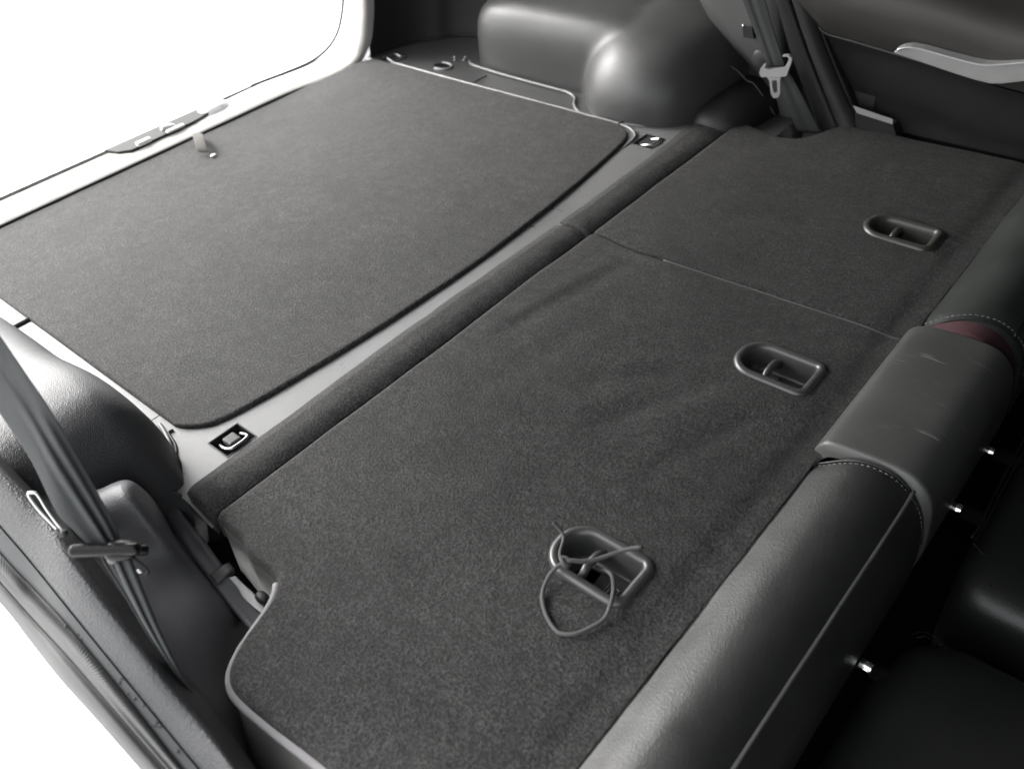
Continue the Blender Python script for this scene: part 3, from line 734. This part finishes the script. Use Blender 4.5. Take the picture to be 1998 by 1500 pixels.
patch('footwell_side', [[(x, 1.45, .0), (x, 1.46, -.2), (x, 1.45, -.5)] for x in (-.46, -.1, .3, .7)], 3, 3, M_black, dr)

# ------------------------------------------------------------------ belts
def uvpatch(name, ctrl, n, m, mat, parent, vs, thick=.0012):
    rows = [spl([Vector(p) for p in r], m) for r in ctrl]; nv = len(rows[0])
    colz = [spl([r[j] for r in rows], n) for j in range(nv)]; nu = len(colz[0])
    V = [colz[j][i] for i in range(nu) for j in range(nv)]; F = gridfaces(nu, nv)
    o = obj(name, V, F, mat, parent); uv = o.data.uv_layers.new(name='uv')
    for l in o.data.loops:
        i, j = divmod(l.vertex_index, nv); uv.data[l.index].uv = (j / (nv - 1), i / (nu - 1) * vs)
    s = o.modifiers.new('t', 'SOLIDIFY'); s.thickness = thick; s.offset = 0; return o
def beltrows(L, R, folds, dn, pos):
    rows = []
    for (l, r, fo, q) in zip(L, R, folds, dn):
        p0, p1 = pos(*l, q), pos(*r, q); nrm = (CAM - (p0 + p1) / 2).normalized(); row = []
        for k, h in enumerate(fo): row.append(p0.lerp(p1, k / (len(fo) - 1)) + nrm * h)
        rows.append(row)
    return rows
nb = thing('seat_belt', 'grey seat belt on the near side with a black tongue, slanting down beside the seat', 'seat belt', Pd(215, 1080, .80))
fz = .004
rows = beltrows([(-160, 560), (-60, 715), (0, 805), (60, 895), (111, 997), (150, 1040), (184, 1075)], [(-120, 470), (-45, 588), (6, 664), (57, 739), (112, 822), (207, 990), (243, 1066)],
                [(0, 0, 0, 0, 0, 0, 0, 0, 0), (0, .001, .002, .002, .002, .002, .002, .001, 0), (0, .001, .002, .003, .003, .002, .002, .001, 0), (0, .001, .0015, .0015, .0035, .001, .0005, .001, 0), (0, .001, .0015, .001, .004, .000, .004, .001, 0), (0, .001, .0005, .001, .005, -.001, .005, .001, 0), (0, .001, .0005, .001, .005, -.001, .005, .001, 0)],
                (.90, .86, .84, .82, .805, .80, .80), Pd)
uvpatch('webbing', rows, 8, 5, M_web, nb, 9)
rows = beltrows([(192, 1072), (204, 1100), (240, 1156), (282, 1228), (338, 1316), (400, 1402)], [(232, 1072), (240, 1100), (270, 1160), (306, 1232), (352, 1318), (406, 1400)],
                [(0, -.001, .002, .001, -.002, 0)] * 5 + [(0, 0, 0, 0, 0, 0)], (.806, .808, .815, .825, .845, .875), Pd)
uvpatch('webbing', rows, 8, 4, M_webf, nb, 7)
rows = beltrows([(216, 1070), (224, 1100), (252, 1160), (288, 1228), (340, 1310), (402, 1398)], [(252, 1070), (260, 1100), (286, 1166), (315, 1236), (362, 1330), (412, 1402)],
                [(0, .003, -.001, .002, .004, 0)] * 5 + [(0, 0, 0, 0, 0, 0)], (.798, .80, .808, .818, .838, .87), Pd)
uvpatch('webbing', rows, 8, 4, M_web, nb, 7)
CM = Matrix((XA, YA, ZA))
tb = rbox('tongue', Pd(205, 1072, .790), (.058, .0105, .012), M_tongue, nb, .0048, M=CM @ Matrix.Rotation(math.radians(1.5), 3, 'Z'), seg=5)
V, F = superell(Pd(236, 1073, .789), (.013, .0085, .009), 3, 28, 16, M=CM); obj('tongue_shoulder', V, F, M_tongue, nb)
tube('tongue_end', [Pd(236, 1073, .795), Pd(270, 1073, .797), Pd(287, 1073, .799)], .0045, M_tongue, nb, n=4, seg=14)
V, F = superell(Pd(222, 1088, .794), (.0055, .0055, .0055), 2, 18, 12); obj('stopper_button', V, F, M_basin, nb)
tube('metal_tongue', [Pd(a, b, .803) for a, b in ((258, 1086), (272, 1098), (288, 1113), (284, 1121), (268, 1121))], .0016, M_dark, nb, n=4, seg=8)
V, F = tubemesh([Pd(266, 1115, .801), Pd(280, 1114, .801)], .0016, 8); obj('metal_edge', V, F, M_metal, nb)

fb = thing('seat_belt', 'dark seat belt on the far pillar with a pale metal tongue hanging from it', 'seat belt', Py(1510, 150, 1.35))
def Pyy(a, b, q): return Py(a, b, q)
rows = beltrows([(1430, -60), (1449, 0), (1474, 65), (1490, 110), (1499, 132)], [(1478, -60), (1493, 0), (1510, 60), (1524, 105), (1531, 128)], [(0, .001, -.001, .002, .001, 0)] * 5, (1.37, 1.365, 1.36, 1.355, 1.355), Pyy)
uvpatch('webbing', rows, 8, 4, M_webf, fb, 7)
rows = beltrows([(1505, 136), (1518, 160), (1535, 200), (1556, 258)], [(1532, 130), (1550, 158), (1575, 205), (1604, 262)], [(0, .001, -.001, .001, 0)] * 4, (1.385, 1.39, 1.39, 1.40), Pyy)
uvpatch('webbing', rows, 8, 4, M_webf, fb, 6)
def PT(a, b, dy=0): return Py(a, b, 1.340 + dy)
frm = [(1481, 143), (1484, 134), (1491, 124), (1495, 126), (1492, 133), (1500, 136), (1530, 133), (1537, 122), (1539, 114), (1534, 111), (1527, 112), (1527, 108), (1538, 108), (1545, 114), (1544, 122), (1538, 138), (1535, 148), (1530, 150), (1485, 151)]
fr = [PT(*q) for q in frm]; V = fr + [v + Vector((0, .006, 0)) for v in fr]; n_ = len(fr)
o_ = obj('tongue_frame', V, [tuple(range(n_)), tuple(range(2 * n_ - 1, n_ - 1, -1))] + [(i, n_ + i, n_ + (i + 1) % n_, (i + 1) % n_) for i in range(n_)], M_silverp, fb, smooth=False)
o2 = [(1495, 149), (1525, 148), (1522, 156), (1522, 182), (1518, 191), (1509, 192), (1504, 184), (1501, 158)]; i2 = [(1506, 158), (1514, 157), (1516, 158), (1517, 179), (1516, 181), (1511, 182), (1509, 180), (1507, 170)]
fo = [PT(*q, .002) for q in o2]; fi = [PT(*q, .002) for q in i2]; bo = [v + Vector((0, .003, 0)) for v in fo]; bi = [v + Vector((0, .003, 0)) for v in fi]
n_ = 8; V = fo + fi + bo + bi
# match the slot ring to the plate outline by angle
F = []
for i in range(n_):
    j = (i + 1) % n_
    F += [(i, j, n_ + j, n_ + i), (2 * n_ + i, 3 * n_ + i, 3 * n_ + j, 2 * n_ + j), (i, 2 * n_ + i, 2 * n_ + j, j), (n_ + i, n_ + j, 3 * n_ + j, 3 * n_ + i)]
obj('tongue_plate', V, F, M_silver, fb, smooth=False)

# ------------------------------------------------------------------ near side: wheel arch dome, side cover, door frame
na = thing('near_wheel_arch', 'rounded grained wheel arch trim on the near side, partly behind the seat belt', 'side trim', (-1.0, .15, 0))
na.name = 'wheel_arch_trim'
HT = [(-1.42, .0), (-1.28, .028), (-1.15, .052), (-1.05, .078), (-.97, .103), (-.90, .122), (-.85, .122), (-.815, .106), (-.795, .082), (-.78, .05), (-.768, .0), (-.757, -.06), (-.75, -.12)]
def dome(x, y):
    e = .251 - .022 * ss(-.825, -.76, x) + .006 * ss(-1.0, -1.2, x)
    h = interp(HT, x)
    r = .055
    t = (y - (e - r)) / r
    if t > 0:
        t = min(t, 1); base = -.012; h = base + (h - base) * math.sqrt(max(0, 1 - t ** 2.4))
    return h
dx = cuts(-1.42, -.85, .012, []) + cuts(-.845, -.75, .0035, []); dy = cuts(-.0, .178, .008, []) + cuts(.180, .262, .002, [])
obj('arch_panel', [(x, y, dome(x, y) + .0006 * nz((x, y, 0), 9)) for x in dx for y in dy], gridfaces(len(dx), len(dy)), M_archn, na)
V, F = tubemesh(spl([Pz(a, b, .0) for a, b in ((312, 828), (326, 852), (334, 876), (334, 900), (323, 924), (304, 950))], 8), .0028, 10); obj('foot_bead', V, F, M_floor, na)
sc = thing('side_cover', 'dark satin side cover with a rounded hump between near door frame and seat back', 'side trim', (-.6, .12, -.05))
R = [[(-60, 820, .11), (40, 900, .085), (120, 945, .05), (190, 960, .03), (238, 950, .03), (278, 955, -.01), (300, 985, -.05)],
     [(-30, 860, .11), (50, 930, .085), (125, 965, .07), (185, 958, .076), (246, 936, .082), (288, 962, .045), (318, 1000, -.045)],
     [(40, 960, .10), (90, 1010, .078), (140, 1015, .068), (200, 992, .080), (256, 966, .088), (308, 995, .040), (335, 1030, -.05)],
     [(80, 1010, .08), (120, 1070, .065), (180, 1060, .05), (240, 1036, .058), (295, 1028, .060), (337, 1052, .020), (360, 1072, -.055)],
     [(170, 1120, .06), (205, 1160, .045), (255, 1140, .035), (310, 1120, .025), (360, 1110, .010), (395, 1122, -.02), (415, 1138, -.07)],
     [(250, 1220, .045), (285, 1268, .03), (335, 1255, .015), (385, 1232, .0), (430, 1210, -.02), (462, 1212, -.05), (486, 1226, -.09)],
     [(330, 1320, .03), (362, 1366, .008), (400, 1356, -.01), (430, 1346, -.035), (455, 1338, -.07), (468, 1334, -.11), (478, 1334, -.17)],
     [(410, 1420, .01), (450, 1480, -.02), (465, 1476, -.045), (478, 1470, -.07), (492, 1466, -.10), (502, 1464, -.14), (512, 1464, -.20)],
     [(520, 1560, -.02), (560, 1620, -.06), (572, 1614, -.09), (582, 1608, -.12), (592, 1604, -.15), (604, 1602, -.20), (616, 1602, -.26)]]
patch('cover', [[Pz(*q) for q in r] for r in R], 8, 8, M_cover, sc)
# door opening frame bands
df = thing('door_frame_trim', 'long grained trim and ribbed rubber seal edging the near door opening', 'door trim', (-.6, .04, 0))
ST = [((-200, 940), (-200, 905), (-200, 885), (-200, 852), (-200, 800), (-200, 690)),
      ((0, 1165), (0, 1137), (0, 1115), (0, 1080), (0, 1026), (0, 908)),
      ((60, 1240), (66, 1212), (60, 1180), (66, 1150), (66, 1103), (70, 980)),
      ((120, 1316), (135, 1287), (125, 1248), (129, 1218), (133, 1186), (142, 1070)),
      ((200, 1405), (225, 1390), (210, 1353), (240, 1352), (258, 1340), (262, 1225)),
      ((281, 1497), (318, 1497), (330, 1493), (356, 1500), (389, 1500), (372, 1363)),
      ((400, 1630), (440, 1635), (455, 1635), (480, 1640), (520, 1650), (470, 1500))]
# depth along each of the measured sight lines
DA = (1.06, .95, .92, .885, .855, .84, .82)
A = [Pd(*s[0], d) for s, d in zip(ST, DA)]; G = [Pd(*s[1], d - .006) for s, d in zip(ST, DA)]
R0 = [Pd(*s[2], d - .010) for s, d in zip(ST, DA)]; R1 = [Pd(*s[3], d - .014) for s, d in zip(ST, DA)]
SL = [Pd(*s[4], d - .018) for s, d in zip(ST, DA)]; IN = [Pd(*s[5], d - .026) for s, d in zip(ST, DA)]
INl = [v + Vector((-.01, .012, -.05)) for v in IN]
def tocam(v, h): return v + (CAM - v).normalized() * h
patch('outer_seal', [[tocam(a, -.02) + Vector((0, -.004, 0)), a, tocam(a.lerp(g, .5), .005), g] for a, g in zip(A, G)], 14, 5, M_seal, df)
patch('seal_lip', [[tocam(g, -.004), tocam(g.lerp(a, .35), .003), r] for g, a, r in zip(G, [tocam(x, 0) for x in R0], R0)], 14, 4, M_seal, df)
tube('seal_groove', [tocam(g, .001) for g in G], .0009, M_rubber, df, n=14, seg=8)
# ribs of the fabric covered seal
ra = spl(R0, 100); rb_ = spl(R1, 100); V = []
ncol = 7
for i, (a, b) in enumerate(zip(ra, rb_)):
    rib = .0009 * math.sin(i * 2 * math.pi / 4.0) + .0004 * nz(a, 60)
    for k in range(ncol):
        t = k / (ncol - 1); V.append(tocam(a.lerp(b, t), .004 * math.sin(math.pi * t) + rib * math.sin(math.pi * t)))
obj('ribbed_seal', V, gridfaces(len(ra), ncol), M_seal, df)
patch('flat_trim', [[tocam(a, -.003), a.lerp(b, .3), a.lerp(b, .9), b, tocam(b, -.004)] for a, b in zip(R1, SL)], 14, 3, M_tape, df)
patch('grained_trim', [[tocam(a, -.012), tocam(a, .001), tocam(a.lerp(b, .25), .005), tocam(a.lerp(b, .55), .007), tocam(a.lerp(b, .8), .003), tocam(b, -.012), c] for a, b, c in zip(SL, IN, INl)], 14, 6, M_band, df)
tube('trim_gap', [tocam(v, .0012) for v in SL], .0010, M_black, df, n=14, seg=8)
# white painted jamb outside the seal, with its soft crease
J = [[tocam(a, -.012), a + Vector((-.0, -.03, -.03)), a + Vector((.0, -.06, -.10)), a + Vector((.0, -.10, -.25)), a + Vector((0, -.16, -.6))] for a in A]
patch('door_jamb', J, 8, 5, M_paint, body)
cj = [Pd(a, b, d) for a, b, d in ((-60, 1270, .98), (0, 1322, .95), (40, 1372, .93), (80, 1440, .92), (110, 1510, .91))]
# wet spots on the flat trim
L = []
for a, b, r in ((128, 1222, 2.6), (152, 1237, 1.8), (160, 1245, 3.5), (178, 1252, 3.2), (214, 1296, 3.5), (238, 1322, 3.8), (233, 1331, 3), (248, 1353, 2.5), (262, 1363, 3), (280, 1375, 2.6), (304, 1413, 5), (312, 1416, 4), (346, 1465, 3), (150, 1215, 2)):
    i_ = min(range(len(R1)), key=lambda k: abs((ST[k][3][0] + ST[k][4][0]) / 2 - a)); 
    import bisect
    xs_ = [(s[3][0] + s[4][0]) / 2 for s in ST]; k = max(0, min(len(xs_) - 2, bisect.bisect(xs_, a) - 1)); t = (a - xs_[k]) / (xs_[k + 1] - xs_[k]); d = DA[k] + (DA[k + 1] - DA[k]) * t - .0175
    L.append(superell(Pd(a, b, d), (r * .0005, r * .0005, .0007), 2, 12, 8, M=Matrix((XA, YA, ZA))))
V, F = join(*L); o_ = obj('water_spots', V, F, M_rubber, df); o_['kind'] = 'stuff'
# belt guide loop on the near trim
gl = thing('belt_guide', 'slim chrome edged slot loop on the near side trim left of the belt', 'belt guide', Pd(90, 1000, .87))
tube('loop', [Pd(a, b, d) for a, b, d in ((55, 965, .872), (62, 961, .87), (73, 965, .868), (92, 995, .864), (112, 1022, .862), (124, 1036, .862), (116, 1036, .866), (94, 1014, .868), (72, 990, .87))], .0013, M_metal, gl, n=6, seg=8, closed=True)
V, F = join(tubemesh([Pd(108, 1034, .86), Pd(120, 1044, .858), Pd(130, 1042, .858)], .0022, 8), superell(Pd(124, 1040, .858), (.004, .004, .003), 2, 12, 8)); obj('loop_catch', V, F, M_dark, gl)
# latch bracket strip beside the seat
lb = thing('latch_bracket', 'grey plastic strip with a raised collar beside the seat back notch', 'bracket', Pz(400, 1080, -.05))
zz = -.012
Lp = [(318, 938), (300, 958), (318, 1000), (352, 1055), (392, 1110), (440, 1172), (486, 1226)]; Rp = [(352, 966), (340, 972), (360, 1005), (395, 1050), (428, 1095), (474, 1155), (515, 1196)]
rows = [[Pz(*l, zz - .03 - k * .004), Pz(*l, zz - k * .005), Pz((l[0] + r[0]) / 2, (l[1] + r[1]) / 2, zz + .002 - k * .005), Pz(*r, zz - k * .005), Pz(*r, zz - .03 - k * .005)] for k, (l, r) in enumerate(zip(Lp, Rp))]
patch('strip', rows, 6, 5, M_cover, lb)
cl = [[Pz(410, 1124, -.036), Pz(432, 1108, -.034), Pz(447, 1100, -.036)], [Pz(424, 1140, -.036), Pz(444, 1124, -.034), Pz(458, 1114, -.036)]]
patch('collar', [[tocam(v, .004) for v in r] for r in cl], 6, 5, M_arch, lb, thick=.006)
tg = [[(446, 1128), (460, 1124)], [(462, 1145), (476, 1140)], [(474, 1165), (498, 1160)], [(492, 1182), (516, 1184)], [(512, 1197), (522, 1196)]]
patch('striker_plate', [[tocam(Pz(*a, -.03), .004), tocam(Pz(*b, -.03), .004)] for a, b in tg], 6, 4, M_silverp, lb, thick=.002)
V, F = superell(Pz(512, 1166, -.022), (.009, .006, .006), 2.3, 20, 14); obj('pivot_cap', V, F, M_dark, lb)
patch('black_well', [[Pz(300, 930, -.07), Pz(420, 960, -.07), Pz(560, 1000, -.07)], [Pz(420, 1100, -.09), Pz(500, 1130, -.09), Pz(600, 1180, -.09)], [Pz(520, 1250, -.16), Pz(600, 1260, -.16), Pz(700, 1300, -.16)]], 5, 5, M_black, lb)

# ------------------------------------------------------------------ elastic cord on the nearest anchor
ec = thing('elastic_cord', 'thin grey elastic cord knotted into a loop through the nearest anchor recess', 'cord', Pz(1130, 1150, .005))
lp = [(1100, 1097, .020), (1086, 1106, .017), (1072, 1122, .012), (1061, 1146, .008), (1058, 1168, .007), (1065, 1198, .007), (1080, 1224, .007), (1096, 1236, .008), (1122, 1236, .009), (1152, 1224, .009), (1178, 1207, .009), (1190, 1182, .013), (1197, 1150, .012), (1194, 1124, .004), (1184, 1114, -.001), (1170, 1110, -.006), (1158, 1104, -.008), (1150, 1108, -.014)]
tube('loop', [Pz(a, b, z) for a, b, z in lp], .0021, M_cord, ec, n=8, seg=10)
tube('tail', [Pz(a, b, z) for a, b, z in ((1101, 1098, .022), (1094, 1090, .023), (1093, 1076, .022), (1099, 1056, .018), (1098, 1042, .016), (1089, 1029, .020), (1079, 1019, .024))], .0019, M_cord, ec, n=8)
tube('tail', [Pz(a, b, z) for a, b, z in ((1100, 1094, .023), (1115, 1093, .024), (1135, 1095, .022), (1160, 1092, .020), (1188, 1083, .020), (1215, 1074, .022), (1236, 1069, .025), (1249, 1068, .027))], .0022, M_cord, ec, n=8)
kc = Pz(1102, 1096, .022); kp = []
for i in range(40):
    a = i / 39 * 4 * math.pi; kp.append(kc + Vector((.0042 * math.cos(a), .0042 * math.sin(a) * math.cos(a / 2), .003 * math.sin(a * 1.5 / 2) + .0004)))
V, F = tubemesh(kp, .002, 8); obj('knot', V, F, M_cord, ec)
V, F = superell(Pz(1251, 1068, .027), (.0022, .0022, .0022), 2, 10, 8); obj('melted_tip', V, F, M_rubber, ec)

S.render.engine = 'CYCLES'
